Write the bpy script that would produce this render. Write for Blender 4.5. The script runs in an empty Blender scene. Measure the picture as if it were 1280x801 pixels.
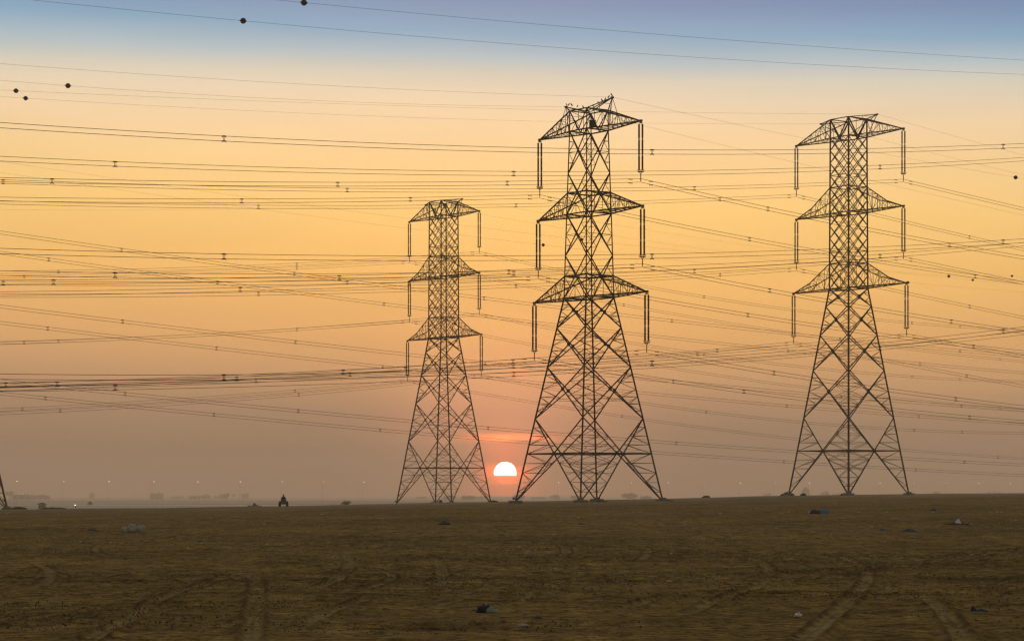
import bpy, math, random
import numpy as np
from mathutils import Vector
random.seed(7); rng = np.random.RandomState(11)
SC = bpy.context.scene; COL = SC.collection
F = 3064.0; HOR = 616.0; CZ = 2.5          # focal length in photo pixels, horizon row, eye height
def lin(c):
    return tuple((x/255/12.92 if x/255 <= .04045 else ((x/255+.055)/1.055)**2.4) for x in c)
# ------------------------------------------------------------------ camera
cam = bpy.data.cameras.new('camera'); co = bpy.data.objects.new('camera', cam); COL.objects.link(co)
co.location = (0, 0, CZ); co.rotation_euler = (math.pi/2, 0, 0)
cam.sensor_width = 36; cam.lens = F/1280*36; cam.shift_y = (HOR-400.5)/1280
cam.clip_start = .5; cam.clip_end = 30000
SC.camera = co
# ------------------------------------------------------------------ light
SUN_U, SUN_V = (631.5-640)/F, (HOR-591.0)/F
sun_dir = Vector((SUN_U, 1, SUN_V)).normalized()
sl = bpy.data.lights.new('sun', 'SUN'); sl.energy = 2.0; sl.angle = math.radians(.5); sl.color = (1, .55, .28)
so = bpy.data.objects.new('sun', sl); COL.objects.link(so); so.rotation_euler = (-sun_dir).to_track_quat('-Z', 'Y').to_euler()
so.location = (0, 0, 80)
W = bpy.data.worlds.new('World'); SC.world = W; W.use_nodes = True
nt = W.node_tree; nt.nodes.clear()
def N(t, **k):
    n = nt.nodes.new(t)
    for a, b in k.items(): setattr(n, a, b)
    return n
def Mth(op, a, b=None, c=None, clamp=False):
    n = N('ShaderNodeMath', operation=op); n.use_clamp = clamp
    for i, x in enumerate((a, b, c)):
        if x is None: continue
        if isinstance(x, (int, float)): n.inputs[i].default_value = x
        else: nt.links.new(x, n.inputs[i])
    return n.outputs[0]
def Mix(f, a, b, bt='MIX'):
    n = N('ShaderNodeMix', data_type='RGBA', blend_type=bt)
    for i, x in ((0, f), (6, a), (7, b)):
        if isinstance(x, (int, float)): n.inputs[i].default_value = x
        elif isinstance(x, tuple): n.inputs[i].default_value = (*x, 1)[:4]
        else: nt.links.new(x, n.inputs[i])
    return n.outputs[2]
tc = N('ShaderNodeTexCoord'); sep = N('ShaderNodeSeparateXYZ'); nt.links.new(tc.outputs['Generated'], sep.inputs[0])
X, Y, Z = sep.outputs
SKY = [  # elevation (z of the unit direction), sky radiance (linear)
 (.000, (.22,.135,.06)), (.008, (.27,.16,.07)), (.020, (.366,.214,.108)), (.031, (.403,.239,.133)),
 (.048, (.62,.346,.155)), (.064, (.77,.415,.148)), (.090, (.89,.515,.152)), (.116, (.915,.59,.198)), (.135, (.89,.62,.29)),
 (.149, (.84,.635,.385)), (.158, (.736,.625,.455)), (.166, (.60,.59,.49)), (.174, (.36,.50,.56)), (.184, (.14,.355,.54)), (.196, (.085,.235,.45)), (.215, (.05,.175,.38)),
 (.35, (.22,.27,.33)), (.6, (.40,.39,.34)), (1.0, (.43,.41,.34))]
def ramp(vals, lo, hi, fac):
    m = N('ShaderNodeMapRange'); m.inputs[1].default_value = lo; m.inputs[2].default_value = hi; nt.links.new(fac, m.inputs[0])
    r = N('ShaderNodeValToRGB'); nt.links.new(m.outputs[0], r.inputs[0]); e = r.color_ramp.elements
    while len(e) > 1: e.remove(e[-1])
    for i, (p, c) in enumerate(vals):
        q = (p-lo)/(hi-lo)
        el = e[0] if i == 0 else e.new(q)
        el.position = q; el.color = (*c, 1)
    return r.outputs[0]
# soft unevenness of the bands, a little wavy with azimuth
nz = N('ShaderNodeTexNoise'); nz.inputs['Scale'].default_value = 3.0; nz.inputs['Detail'].default_value = 2
mp = N('ShaderNodeMapping'); mp.inputs['Scale'].default_value = (1.2, 1.2, 7); nt.links.new(tc.outputs['Generated'], mp.inputs[0]); nt.links.new(mp.outputs[0], nz.inputs[0])
Zw = Mth('ADD', Z, Mth('MULTIPLY', Mth('SUBTRACT', nz.outputs[0], .5), .012))
Zw = Mth('ADD', Zw, Mth('MULTIPLY', X, .028))           # blue comes a little lower on the right
low = ramp(SKY[:16], 0, .215, Zw)
high = ramp(SKY[15:], .215, 1.0, Z)
g = N('ShaderNodeMath', operation='GREATER_THAN'); nt.links.new(Z, g.inputs[0]); g.inputs[1].default_value = .213
base = Mix(g.outputs[0], low, high)
# away from the sun the low band gets duller
dv = N('ShaderNodeVectorMath', operation='DISTANCE'); nrm = N('ShaderNodeVectorMath', operation='NORMALIZE')
nt.links.new(tc.outputs['Generated'], nrm.inputs[0]); nt.links.new(nrm.outputs[0], dv.inputs[0]); dv.inputs[1].default_value = sun_dir
D = dv.outputs['Value']
mr = N('ShaderNodeMapRange', interpolation_type='SMOOTHERSTEP'); nt.links.new(D, mr.inputs[0])
for i, v in ((1, .03), (2, 1.3), (3, 1.06), (4, .42)): mr.inputs[i].default_value = v
vm = N('ShaderNodeVectorMath', operation='SCALE'); nt.links.new(base, vm.inputs[0]); nt.links.new(mr.outputs[0], vm.inputs[3])
sky = vm.outputs[0]
# warm aureole round the sun
au = Mth('POWER', 2.718, Mth('MULTIPLY', Mth('POWER', Mth('DIVIDE', D, .042), 2.0), -1.0))
sky = Mix(Mth('MULTIPLY', au, 1.0), sky, (.95, .26, .10), 'ADD')
au2 = Mth('POWER', 2.718, Mth('MULTIPLY', Mth('POWER', Mth('DIVIDE', D, .0115), 2.0), -1.0))
sky = Mix(Mth('MULTIPLY', au2, 1.0), sky, (3.0, .30, .02), 'ADD')
mo_ = N('ShaderNodeTexNoise'); mo_.inputs['Scale'].default_value = 14; mo_.inputs['Detail'].default_value = 4
mm_ = N('ShaderNodeMapping'); mm_.inputs['Scale'].default_value = (.6, .6, 4.5); nt.links.new(tc.outputs['Generated'], mm_.inputs[0]); nt.links.new(mm_.outputs[0], mo_.inputs[0])
vs_ = N('ShaderNodeVectorMath', operation='SCALE'); nt.links.new(sky, vs_.inputs[0]); nt.links.new(Mth('ADD', .92, Mth('MULTIPLY', mo_.outputs[0], .16)), vs_.inputs[3]); sky = vs_.outputs[0]
# thin cloud streaks lit red from below
cn = N('ShaderNodeTexNoise'); cn.inputs['Scale'].default_value = 160; cn.inputs['Detail'].default_value = 3
cm = N('ShaderNodeMapping'); cm.inputs['Scale'].default_value = (.5, .5, 5); nt.links.new(tc.outputs['Generated'], cm.inputs[0]); nt.links.new(cm.outputs[0], cn.inputs[0])
def streak(px, py, rx, ry, col, amp, hard=2.0):
    global sky
    u = Mth('DIVIDE', Mth('SUBTRACT', X, (px-640)/F), rx/F)
    v = Mth('DIVIDE', Mth('SUBTRACT', Mth('ADD', Z, Mth('MULTIPLY', Mth('SUBTRACT', cn.outputs[0], .5), .0011)), (HOR-py)/F), ry/F)
    r2 = Mth('ADD', Mth('POWER', Mth('ABSOLUTE', u), 2.0), Mth('POWER', Mth('ABSOLUTE', v), 2.0*hard))
    front = Mth('GREATER_THAN', Y, 0.0)
    f = Mth('MULTIPLY', Mth('MULTIPLY', Mth('POWER', 2.718, Mth('MULTIPLY', r2, -1.0)), Mth('MULTIPLY', Mth('MULTIPLY', Mth('SUBTRACT', cn.outputs[0], .18), 2.2, clamp=True), amp)), front)
    sky = Mix(f, sky, col, 'ADD')
streak(636, 546.5, 44, 4.2, (5.2, .6, .04), 1.0, 1.6)
streak(618, 552, 60, 2.2, (.9, .18, .03), .5, 1.0)
streak(620, 588, 15, 8, (6.5, .6, .01), 1.0, 2.2)
streak(652, 590, 12, 8, (6.0, .55, .01), .8, 2.2)
streak(630, 599.5, 16, 5.5, (7.5, .8, .02), 1.0, 1.6)
streak(660, 575, 30, 5, (1.2, .12, .01), .25, 1.0)
# the visible part of the disc, its lower edge hidden by a bank of cloud
disc = Mth('MULTIPLY', Mth('MULTIPLY', Mth('SUBTRACT', .00480, D), 2500, clamp=True), Mth('MULTIPLY', Mth('SUBTRACT', Z, (HOR-594.6)/F), 4000, clamp=True))
sky = Mix(disc, sky, (16, 13, 11))
st = N('ShaderNodeTexSky', sky_type='NISHITA'); st.sun_disc = False; st.sun_elevation = math.radians(.5); st.sun_rotation = math.atan2(SUN_U, 1); st.dust_density = 5
bg1 = N('ShaderNodeBackground'); nt.links.new(sky, bg1.inputs[0]); bg1.inputs[1].default_value = 1.0
bg2 = N('ShaderNodeBackground'); nt.links.new(st.outputs[0], bg2.inputs[0]); bg2.inputs[1].default_value = .05
ad = N('ShaderNodeAddShader'); nt.links.new(bg1.outputs[0], ad.inputs[0]); nt.links.new(bg2.outputs[0], ad.inputs[1])
wo = N('ShaderNodeOutputWorld'); nt.links.new(ad.outputs[0], wo.inputs[0])
W.cycles.sampling_method = 'MANUAL'; W.cycles.sample_map_resolution = 1024
SC.view_settings.view_transform = 'Standard'; SC.view_settings.look = 'None'; SC.view_settings.exposure = 0; SC.view_settings.gamma = 1
SC.cycles.volume_bounces = 2; SC.cycles.max_bounces = 6; SC.cycles.diffuse_bounces = 2; SC.cycles.transparent_max_bounces = 16
SC.cycles.use_denoising = True; SC.cycles.sample_clamp_indirect = 6
SC.cycles.filter_width = 1.35 if hasattr(SC.cycles, 'filter_width') else 1.5

# ------------------------------------------------------------------ helpers
class MB:
    def __init__(s): s.v = []; s.f = []
    def add(s, vs, fs):
        o = len(s.v); s.v += [tuple(x) for x in vs]; s.f += [tuple(i+o for i in q) for q in fs]; return s
    def box(s, c, d, rz=0):
        cx, cy, cz = c; dx, dy, dz = (k/2 for k in d); ca, sa = math.cos(rz), math.sin(rz)
        vs = [(cx+x*dx*ca-y*dy*sa, cy+x*dx*sa+y*dy*ca, cz+z*dz) for z in (-1, 1) for x, y in ((-1,-1),(1,-1),(1,1),(-1,1))]
        return s.add(vs, [(3,2,1,0),(4,5,6,7),(0,1,5,4),(1,2,6,5),(2,3,7,6),(3,0,4,7)])
    def bar(s, p, q, w, w2=None):
        p = Vector(p); q = Vector(q); d = q-p
        if d.length < 1e-6: return s
        d.normalize(); a = d.orthogonal().normalized() if abs(d.z) > .99 else d.cross(Vector((0,0,1))).normalized(); b = d.cross(a)
        h = w/2; g = (w2 or w)/2
        vs = [p+a*x*h+b*y*h for x, y in ((-1,-1),(1,-1),(1,1),(-1,1))]+[q+a*x*g+b*y*g for x, y in ((-1,-1),(1,-1),(1,1),(-1,1))]
        return s.add(vs, [(3,2,1,0),(4,5,6,7),(0,1,5,4),(1,2,6,5),(2,3,7,6),(3,0,4,7)])
    def tube(s, pts, r, n=4, caps=True):
        pts = [Vector(p) for p in pts]; o = len(s.v); m = len(pts)
        for i, p in enumerate(pts):
            d = (pts[min(i+1, m-1)]-pts[max(i-1, 0)]).normalized()
            a = Vector((0,0,1)).cross(d) if abs(d.z) < .95 else Vector((1,0,0)).cross(d)
            a.normalize(); b = d.cross(a); rr = r[i] if isinstance(r, (list, tuple)) else r
            for k in range(n):
                t = 2*math.pi*(k+.5)/n; s.v.append(tuple(p+a*math.cos(t)*rr+b*math.sin(t)*rr))
        for i in range(m-1):
            for k in range(n):
                s.f.append((o+i*n+k, o+i*n+(k+1)%n, o+(i+1)*n+(k+1)%n, o+(i+1)*n+k))
        if caps: s.f.append(tuple(o+k for k in range(n))[::-1]); s.f.append(tuple(o+(m-1)*n+k for k in range(n)))
        return s
    def blob(s, c, r, seed=0, amp=.2, nu=10, nv=6, flat=-1.0):
        R = random.Random(seed); cx, cy, cz = c; rx, ry, rz = r; vs = []; ph = [R.uniform(0, 6.3) for _ in range(6)]
        for j in range(nv+1):
            th = math.pi*j/nv
            for i in range(nu):
                a = 2*math.pi*i/nu
                k = 1+amp*(math.sin(3*a+ph[0]+2*th)*.5+math.sin(5*th+ph[1]+a)*.5+R.uniform(-.5,.5)*(0 if j in (0, nv) else 1))
                z = math.cos(th)*k
                vs.append((cx+rx*k*math.sin(th)*math.cos(a), cy+ry*k*math.sin(th)*math.sin(a), cz+rz*max(z, flat)))
        fs = [(j*nu+i, (j+1)*nu+i, (j+1)*nu+(i+1)%nu, j*nu+(i+1)%nu) for j in range(nv) for i in range(nu)]
        return s.add(vs, fs)
    def build(s, name, mat, parent=None, smooth=False, loc=None):
        me = bpy.data.meshes.new(name); me.from_pydata(s.v, [], s.f); me.materials.append(mat)
        if smooth: me.polygons.foreach_set('use_smooth', [True]*len(me.polygons))
        me.update(); o = bpy.data.objects.new(name, me); COL.objects.link(o)
        if parent: o.parent = parent
        if loc: o.location = loc
        return o
def tag(o, label=None, cat=None, group=None, kind=None):
    for k, v in (('label', label), ('category', cat), ('group', group), ('kind', kind)):
        if v: o[k] = v
    return o
def thing(name, loc, label, cat, group=None, rz=0):
    o = bpy.data.objects.new(name, None); COL.objects.link(o); o.location = loc; o.rotation_euler.z = rz; o.empty_display_size = .5
    return tag(o, label, cat, group)
def kids(o): return list(o.children)
def copy_tree(o, parent=None):
    c = o.copy(); COL.objects.link(c); c.parent = parent
    for ch in kids(o): copy_tree(ch, c)
    return c
def mat(name, c, rough=.7, metal=0, emit=None, es=0, var=0, scale=4, bump=0):
    m = bpy.data.materials.new(name); m.use_nodes = True; t = m.node_tree; b = t.nodes['Principled BSDF']
    b.inputs['Base Color'].default_value = (*c, 1); b.inputs['Roughness'].default_value = rough; b.inputs['Metallic'].default_value = metal
    if emit: b.inputs['Emission Color'].default_value = (*emit, 1); b.inputs['Emission Strength'].default_value = es
    if var:
        tcn = t.nodes.new('ShaderNodeTexCoord'); n = t.nodes.new('ShaderNodeTexNoise'); n.inputs['Scale'].default_value = scale; n.inputs['Detail'].default_value = 4
        t.links.new(tcn.outputs['Object'], n.inputs[0])
        r = t.nodes.new('ShaderNodeValToRGB'); t.links.new(n.outputs[0], r.inputs[0])
        r.color_ramp.elements[0].position = .3; r.color_ramp.elements[1].position = .7
        r.color_ramp.elements[0].color = (*[x*(1-var) for x in c], 1); r.color_ramp.elements[1].color = (*[min(1, x*(1+var)) for x in c], 1)
        t.links.new(r.outputs[0], b.inputs['Base Color'])
        if bump:
            bp = t.nodes.new('ShaderNodeBump'); bp.inputs['Strength'].default_value = bump; t.links.new(n.outputs[0], bp.inputs['Height']); t.links.new(bp.outputs[0], b.inputs['Normal'])
    return m
M = dict(
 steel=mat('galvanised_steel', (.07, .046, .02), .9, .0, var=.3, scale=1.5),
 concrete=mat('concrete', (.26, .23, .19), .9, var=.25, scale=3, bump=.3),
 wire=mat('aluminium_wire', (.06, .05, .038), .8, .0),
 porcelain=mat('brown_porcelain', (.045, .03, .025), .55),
 fitting=mat('pale_fitting', (.45, .43, .4), .5, .2),
 ball=mat('marker_ball', (.12, .02, .012), .7),
 black=mat('black_plastic', (.012, .012, .013), .5, var=.4, scale=20),
 rubber=mat('rubber', (.02, .02, .02), .9),
 teal=mat('teal_plastic', (.23, .27, .22), .5, var=.35, scale=9, bump=.4),
 bagskin=mat('bag_skin', (.42, .40, .29), .5, var=.35, scale=7, bump=.4),
 turq=mat('turquoise_rag', (.10, .24, .25), .8, var=.3, scale=8),
 blue=mat('blue_plastic', (.03, .22, .36), .45, var=.3, scale=8),
 white=mat('white_scrap', (.74, .71, .66), .8, var=.12, scale=20),
 rag=mat('pale_rag', (.42, .36, .28), .9, var=.3, scale=10),
 wall=mat('rendered_wall', (.38, .31, .23), .9, var=.15, scale=.4),
 roof=mat('roof_sheet', (.14, .10, .07), .8, var=.2, scale=.6),
 carpaint=mat('car_paint', (.05, .05, .05), .35, .3), glass=mat('dark_glass', (.01, .012, .014), .1),
 whitepaint=mat('white_paint', (.5, .5, .48), .4),
 lamp=mat('lamp_glow', (.8, .8, .8), .5, emit=(1, .88, .68), es=3.2),
 beam=mat('headlamp_beam', (.8, .8, .8), .5, emit=(1, .9, .72), es=260.0),
 headlamp=mat('headlamp_glow', (.8, .8, .8), .5, emit=(1, .9, .72), es=9.0),
 pole=mat('pole_metal', (.2, .19, .18), .6, .3),
 leaf=mat('leaves', (.045, .055, .025), .9, var=.3, scale=2), bark=mat('bark', (.09, .065, .045), .9),
 skin=mat('skin', (.25, .15, .10), .6), cloth=mat('dark_cloth', (.015, .015, .017), .95, var=.3, scale=6),
 rubble=mat('rubble', (.08, .058, .028), .95, var=.4, scale=1.5, bump=.6),
 bird=mat('feathers', (.03, .03, .03), .8),
)
# ------------------------------------------------------------------ terrain
FX = np.array([-.35, -.21, -.15, -.1, -.027, .03, .06, .114, .15, .209, .4])*375
FZ = np.array([-.2, .05, .2, .50, .97, 1.35, 1.47, 1.95, 2.12, 2.38, 2.5])
def ss(t): t = np.clip(t, 0, 1); return t*t*(3-2*t)
def terr(x, y):
    x = np.asarray(x, float); y = np.asarray(y, float)
    f = np.interp(x, FX, FZ)
    far = np.interp(y, [0, 800, 1200, 3500, 9000], [-3.2, -3.2, -4.0, -7.5, -9])
    h = f*ss((y-70)/270.)
    k = ss((y-np.interp(x, [-80, -30, 10, 60, 90], [345, 370, 380, 430, 430]))/np.interp(x, [-80, -30, -14, 10, 60], [280, 420, 580, 500, 350]))
    return h*(1-k)+far*k
_tab = rng.rand(256, 256)
def vnoise(x, y):
    xi = np.floor(x).astype(int); yi = np.floor(y).astype(int); fx = x-xi; fy = y-yi; fx = fx*fx*(3-2*fx); fy = fy*fy*(3-2*fy)
    a = _tab[xi % 256, yi % 256]; b = _tab[(xi+1) % 256, yi % 256]; c = _tab[xi % 256, (yi+1) % 256]; d = _tab[(xi+1) % 256, (yi+1) % 256]
    return (a*(1-fx)+b*fx)*(1-fy)+(c*(1-fx)+d*fx)*fy-.5
def G(px, py):
    """ground point seen at a photo pixel"""
    u = (px-640)/F; v = (py-HOR)/F; y = 40.0
    while y < 6000:
        if terr(u*y, y) >= CZ-v*y: break
        y *= 1.002
    return u*y, y, float(terr(u*y, y))
def gz(x, y): return float(terr(x, y))
TR = [
 [(930,850),(985,815),(1015,788),(1045,765),(1066,747),(1078,733),(1084,721),(1080,711),(1066,703),(1046,696),(1020,692),(985,689),(940,688)],
 [(820,775),(850,767),(880,757),(915,745),(940,735),(956,723),(961,713),(955,705),(938,697),(905,690),(860,686)],
 [(300,880),(312,815),(316,785),(319,760),(321,742),(322,733),(318,722),(306,712)],
 [(60,850),(95,815),(130,790),(165,770),(200,750),(235,735),(280,722),(330,713)],
 [(690,702),(702,696),(708,690),(704,684),(690,680)],
 [(797,702),(805,697),(809,691),(804,685),(790,682)],
 [(548,735),(553,717),(547,703),(532,694),(505,690)],
 [(612,658),(622,664),(634,669),(655,669)],
 [(1150,742),(1165,752),(1180,765),(1196,785),(1212,815),(1222,860)], [(1085,722),(1105,733),(1128,741),(1150,747)],
 [(360,790),(400,770),(452,752),(500,748)], [(40,700),(62,712),(58,726),(30,738)], [(1240,665),(1200,672),(1150,672),(1090,668)],
 [(430,690),(438,704),(430,716),(410,727),(380,735)], [(760,765),(820,750),(880,742),(930,738)], [(640,720),(700,716),(760,722),(800,735)]]
tracks = []
for t in TR:
    w = [G(*p)[:2] for p in t]; P = []
    for i in range(len(w)-1):
        p0, p1, p2, p3 = (np.array(w[max(0, min(len(w)-1, i+k))]) for k in (-1, 0, 1, 2))
        for s in np.linspace(0, 1, 14, endpoint=False):
            P.append(.5*((2*p1)+(-p0+p2)*s+(2*p0-5*p1+4*p2-p3)*s*s+(-p0+3*p1-3*p2+p3)*s**3))
    P.append(np.array(w[-1])); tracks.append((np.array(P), 1.0, 1.0))
rt = random.Random(23)
for i in range(85):      # older, fainter wheel marks criss-crossing, each a pair 1.5 m apart
    y0 = 1/rt.uniform(1/48., 1/210.); x0 = rt.uniform(-.24, .24)*y0; a = rt.uniform(0, math.pi); kk = rt.uniform(-1, 1)/rt.uniform(7, 40); ln = rt.uniform(14, 42)*(1+y0/160)
    pa = [(x0, y0)]; n_ = 16
    for q in range(n_): a += kk*ln/n_; pa.append((pa[-1][0]+math.cos(a)*ln/n_, pa[-1][1]+math.sin(a)*ln/n_))
    pa = np.array(pa); tg = np.gradient(pa, axis=0); tg /= np.linalg.norm(tg, axis=1)[:, None]; no = np.stack([-tg[:, 1], tg[:, 0]], 1)
    st_ = rt.uniform(.55, 1.1)
    for sd_ in ((-.75, .75) if rt.random() < .6 else (0,)): tracks.append((pa+no*sd_, st_, rt.uniform(.6, .95)))
vv = np.concatenate([-np.geomspace(3.5, .262, 26), np.linspace(-.26, .26, 860), np.geomspace(.262, 3.5, 26)])
A = 14.0     # the fan of rows starts behind the camera
ys = np.concatenate([np.linspace(-12, 34, 14), 1/np.linspace(1/36., 1/330., 1000), np.linspace(331, 820, 160), np.geomspace(826, 9000, 80)])
VV, YY = np.meshgrid(vv, ys); XX = VV*(YY+A)
ZZ = terr(XX, YY)
near = np.clip((YY-30)/10, 0, 1)
fade = 1/(1+(YY/260.)**2)
rel = (vnoise(XX/7.3, YY/7.3)*.09+vnoise(XX/2.6+9, YY/2.6)*.05+vnoise(XX/.9+3, YY/.9+7)*.038+vnoise(XX/.36, YY/.36)*.018)
rel += -.10*np.clip(vnoise(XX/5.1+50, YY/2.2+20)-.22, 0, 1)*4*.3
rel -= .06*(1-np.abs(vnoise(XX/3.7+31, YY/3.1+77))*4).clip(0, 1)**3
trk = np.zeros_like(XX); edg = np.zeros_like(XX)
for P, tk, tw in tracks:
    mn = P.min(0)-1.2; mx = P.max(0)+1.2
    sel = np.where((XX > mn[0]) & (XX < mx[0]) & (YY > mn[1]) & (YY < mx[1]))
    if len(sel[0]) == 0: continue
    q = np.stack([XX[sel], YY[sel]], 1); best = np.full(len(q), 9.0); along = np.zeros(len(q))
    for i in range(len(P)-1):
        a, b = P[i], P[i+1]; ab = b-a; t = np.clip(((q-a)@ab)/max(ab@ab, 1e-9), 0, 1)
        dd = np.linalg.norm(q-(a+t[:, None]*ab), axis=1); along = np.where(dd < best, (i+t)/(len(P)-1), along); best = np.minimum(best, dd)
    best = best/tw; tk = tk*np.clip(np.minimum(along, 1-along)/.22, 0, 1)
    m = tk*np.exp(-(best/.17)**4)*np.clip(.75+1.5*vnoise(q[:, 0]/1.7, q[:, 1]/1.7), .25, 1)
    rut = -.05*m+tk*tk*.9*(.05*np.exp(-((best-.26)/.07)**2)+.03*np.exp(-(best/.05)**2))
    br = np.clip(.8+1.6*vnoise(q[:, 0]/1.3+40, q[:, 1]/1.3), .2, 1)
    edg[sel] = np.maximum(edg[sel], tk*br*(np.exp(-((best-.25)/.07)**2)+.55*np.exp(-(best/.035)**2)))
    trk[sel] = np.maximum(trk[sel], m); rel[sel] = rel[sel]*(1-.6*m)+rut
ZZ = ZZ+rel*near*np.where(YY > 900, 0, 1)*np.clip(fade*1.6, 0, 1)
ZZ += np.where((YY > 60) & (YY < 560), vnoise(XX/23+5, YY/31)*.22*ss((YY-60)/80), 0)
ny, nx = XX.shape
co3 = np.stack([XX, YY, ZZ], 2).reshape(-1, 3)
idx = np.arange(ny*nx).reshape(ny, nx)
fc = np.stack([idx[:-1, :-1], idx[:-1, 1:], idx[1:, 1:], idx[1:, :-1]], 2).reshape(-1, 4)
me = bpy.data.meshes.new('ground'); me.vertices.add(len(co3)); me.vertices.foreach_set('co', co3.ravel())
me.loops.add(fc.size); me.loops.foreach_set('vertex_index', fc.ravel().astype(np.int32))
me.polygons.add(len(fc)); me.polygons.foreach_set('loop_start', np.arange(0, fc.size, 4, dtype=np.int32)); me.polygons.foreach_set('loop_total', np.full(len(fc), 4, dtype=np.int32))
me.polygons.foreach_set('use_smooth', np.ones(len(fc), bool)); me.update(calc_edges=True); me.validate()
at = me.attributes.new('track', 'FLOAT', 'POINT'); at.data.foreach_set('value', trk.ravel().astype(np.float32))
at = me.attributes.new('track_edge', 'FLOAT', 'POINT'); at.data.foreach_set('value', edg.ravel().astype(np.float32))
gm = bpy.data.materials.new('dirt'); gm.use_nodes = True; nt = gm.node_tree; B = nt.nodes['Principled BSDF']; B.inputs['Roughness'].default_value = .97
B.inputs['Specular IOR Level'].default_value = .05
gtc = N('ShaderNodeTexCoord'); P3 = gtc.outputs['Object']
def noise(sc, det=4, rough=.6, mapping=None):
    n = N('ShaderNodeTexNoise'); n.inputs['Scale'].default_value = sc; n.inputs['Detail'].default_value = det; n.inputs['Roughness'].default_value = rough
    nt.links.new(P3, n.inputs[0]); return n.outputs[0]
def cr(fac, stops):
    r = N('ShaderNodeValToRGB'); nt.links.new(fac, r.inputs[0]); e = r.color_ramp.elements
    while len(e) > 1: e.remove(e[-1])
    for i, (p, c) in enumerate(stops):
        el = e[0] if i == 0 else e.new(p); el.position = p; el.color = (*c, 1)
    return r.outputs[0]
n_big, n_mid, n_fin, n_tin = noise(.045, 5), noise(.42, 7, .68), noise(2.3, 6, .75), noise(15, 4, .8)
c1 = cr(n_mid, [(.30, (.150,.088,.023)), (.44, (.295,.180,.048)), (.56, (.355,.222,.064)), (.72, (.48,.32,.11))])
c2 = cr(n_fin, [(.38, (.28,.26,.21)), (.46, (.88,.87,.84)), (.56, (1.12,1.12,1.1)), (.68, (1.6,1.58,1.52))])
c = Mix(1.0, c1, c2, 'MULTIPLY')
c3 = cr(n_big, [(.34, (.74,.72,.68)), (.5, (1,1,1)), (.66, (1.18,1.17,1.13))]); c = Mix(1.0, c, c3, 'MULTIPLY')
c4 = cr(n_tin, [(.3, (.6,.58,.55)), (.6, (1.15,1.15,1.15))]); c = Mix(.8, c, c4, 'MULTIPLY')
atn = N('ShaderNodeAttribute', attribute_name='track')
c = Mix(Mth('MULTIPLY', atn.outputs['Fac'], .6), c, (.52,.38,.16))
atd = N('ShaderNodeAttribute', attribute_name='track_edge')
c = Mix(Mth('MULTIPLY', atd.outputs['Fac'], .8, clamp=True), c, (.075,.045,.012))  # darker lines along the edges and middle of the wheel tracks
# shadows of small clods, painted into the soil colour as dark specks
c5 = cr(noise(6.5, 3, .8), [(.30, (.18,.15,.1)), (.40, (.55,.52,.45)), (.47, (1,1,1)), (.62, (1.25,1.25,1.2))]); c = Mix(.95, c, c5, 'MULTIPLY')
c6 = cr(noise(1.1, 5, .7), [(.34, (.35,.31,.24)), (.46, (.95,.94,.9)), (.66, (1.3,1.28,1.22))]); c = Mix(.55, c, c6, 'MULTIPLY')
for rot_, sc_ in ((.55, (2.6, .22, 1)), (-.8, (2.2, .16, 1)), (1.25, (1.4, .12, 1))):
    mq = N('ShaderNodeMapping'); mq.inputs['Rotation'].default_value = (0, 0, rot_); mq.inputs['Scale'].default_value = sc_; nt.links.new(P3, mq.inputs[0])
    nq = N('ShaderNodeTexNoise'); nq.inputs['Scale'].default_value = 1; nq.inputs['Detail'].default_value = 3; nt.links.new(mq.outputs[0], nq.inputs[0])
    c = Mix(.22, c, cr(nq.outputs[0], [(.34, (.50,.46,.38)), (.45, (.97,.97,.95)), (.6, (1.12,1.12,1.1)), (.7, (1.3,1.28,1.22))]), 'MULTIPLY')
gs = N('ShaderNodeSeparateXYZ'); nt.links.new(P3, gs.inputs[0])
fy = N('ShaderNodeMapRange', interpolation_type='SMOOTHSTEP'); nt.links.new(gs.outputs[1], fy.inputs[0]); fy.inputs[1].default_value = 240; fy.inputs[2].default_value = 450
sand = cr(n_big, [(.3, (.26,.19,.11)), (.5, (.42,.33,.21)), (.7, (.58,.47,.32))])
sm = N('ShaderNodeMapping'); sm.inputs['Scale'].default_value = (.0022, .010, 1); nt.links.new(P3, sm.inputs[0])
sn = N('ShaderNodeTexNoise'); sn.inputs['Scale'].default_value = 1; sn.inputs['Detail'].default_value = 4; nt.links.new(sm.outputs[0], sn.inputs[0])
dune = cr(sn.outputs[0], [(.40, (.40,.29,.16)), (.50, (.62,.49,.31)), (.58, (.93,.80,.58))])
fd = N('ShaderNodeMapRange', interpolation_type='SMOOTHSTEP'); nt.links.new(gs.outputs[1], fd.inputs[0]); fd.inputs[1].default_value = 430; fd.inputs[2].default_value = 560
sand = Mix(fd.outputs[0], sand, dune)
c = Mix(fy.outputs[0], c, sand)
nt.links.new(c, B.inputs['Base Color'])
b1 = N('ShaderNodeBump'); b1.inputs['Strength'].default_value = .75; b1.inputs['Distance'].default_value = .10; nt.links.new(Mth('ADD', Mth('MULTIPLY', n_fin, 1.0), Mth('MULTIPLY', n_tin, .35)), b1.inputs['Height'])
b2 = N('ShaderNodeBump'); b2.inputs['Strength'].default_value = .8; b2.inputs['Distance'].default_value = .38; nt.links.new(n_mid, b2.inputs['Height']); nt.links.new(b1.outputs[0], b2.inputs['Normal'])
nt.links.new(b2.outputs[0], B.inputs['Normal'])
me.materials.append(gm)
ground = bpy.data.objects.new('ground', me); COL.objects.link(ground); ground['kind'] = 'structure'
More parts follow.
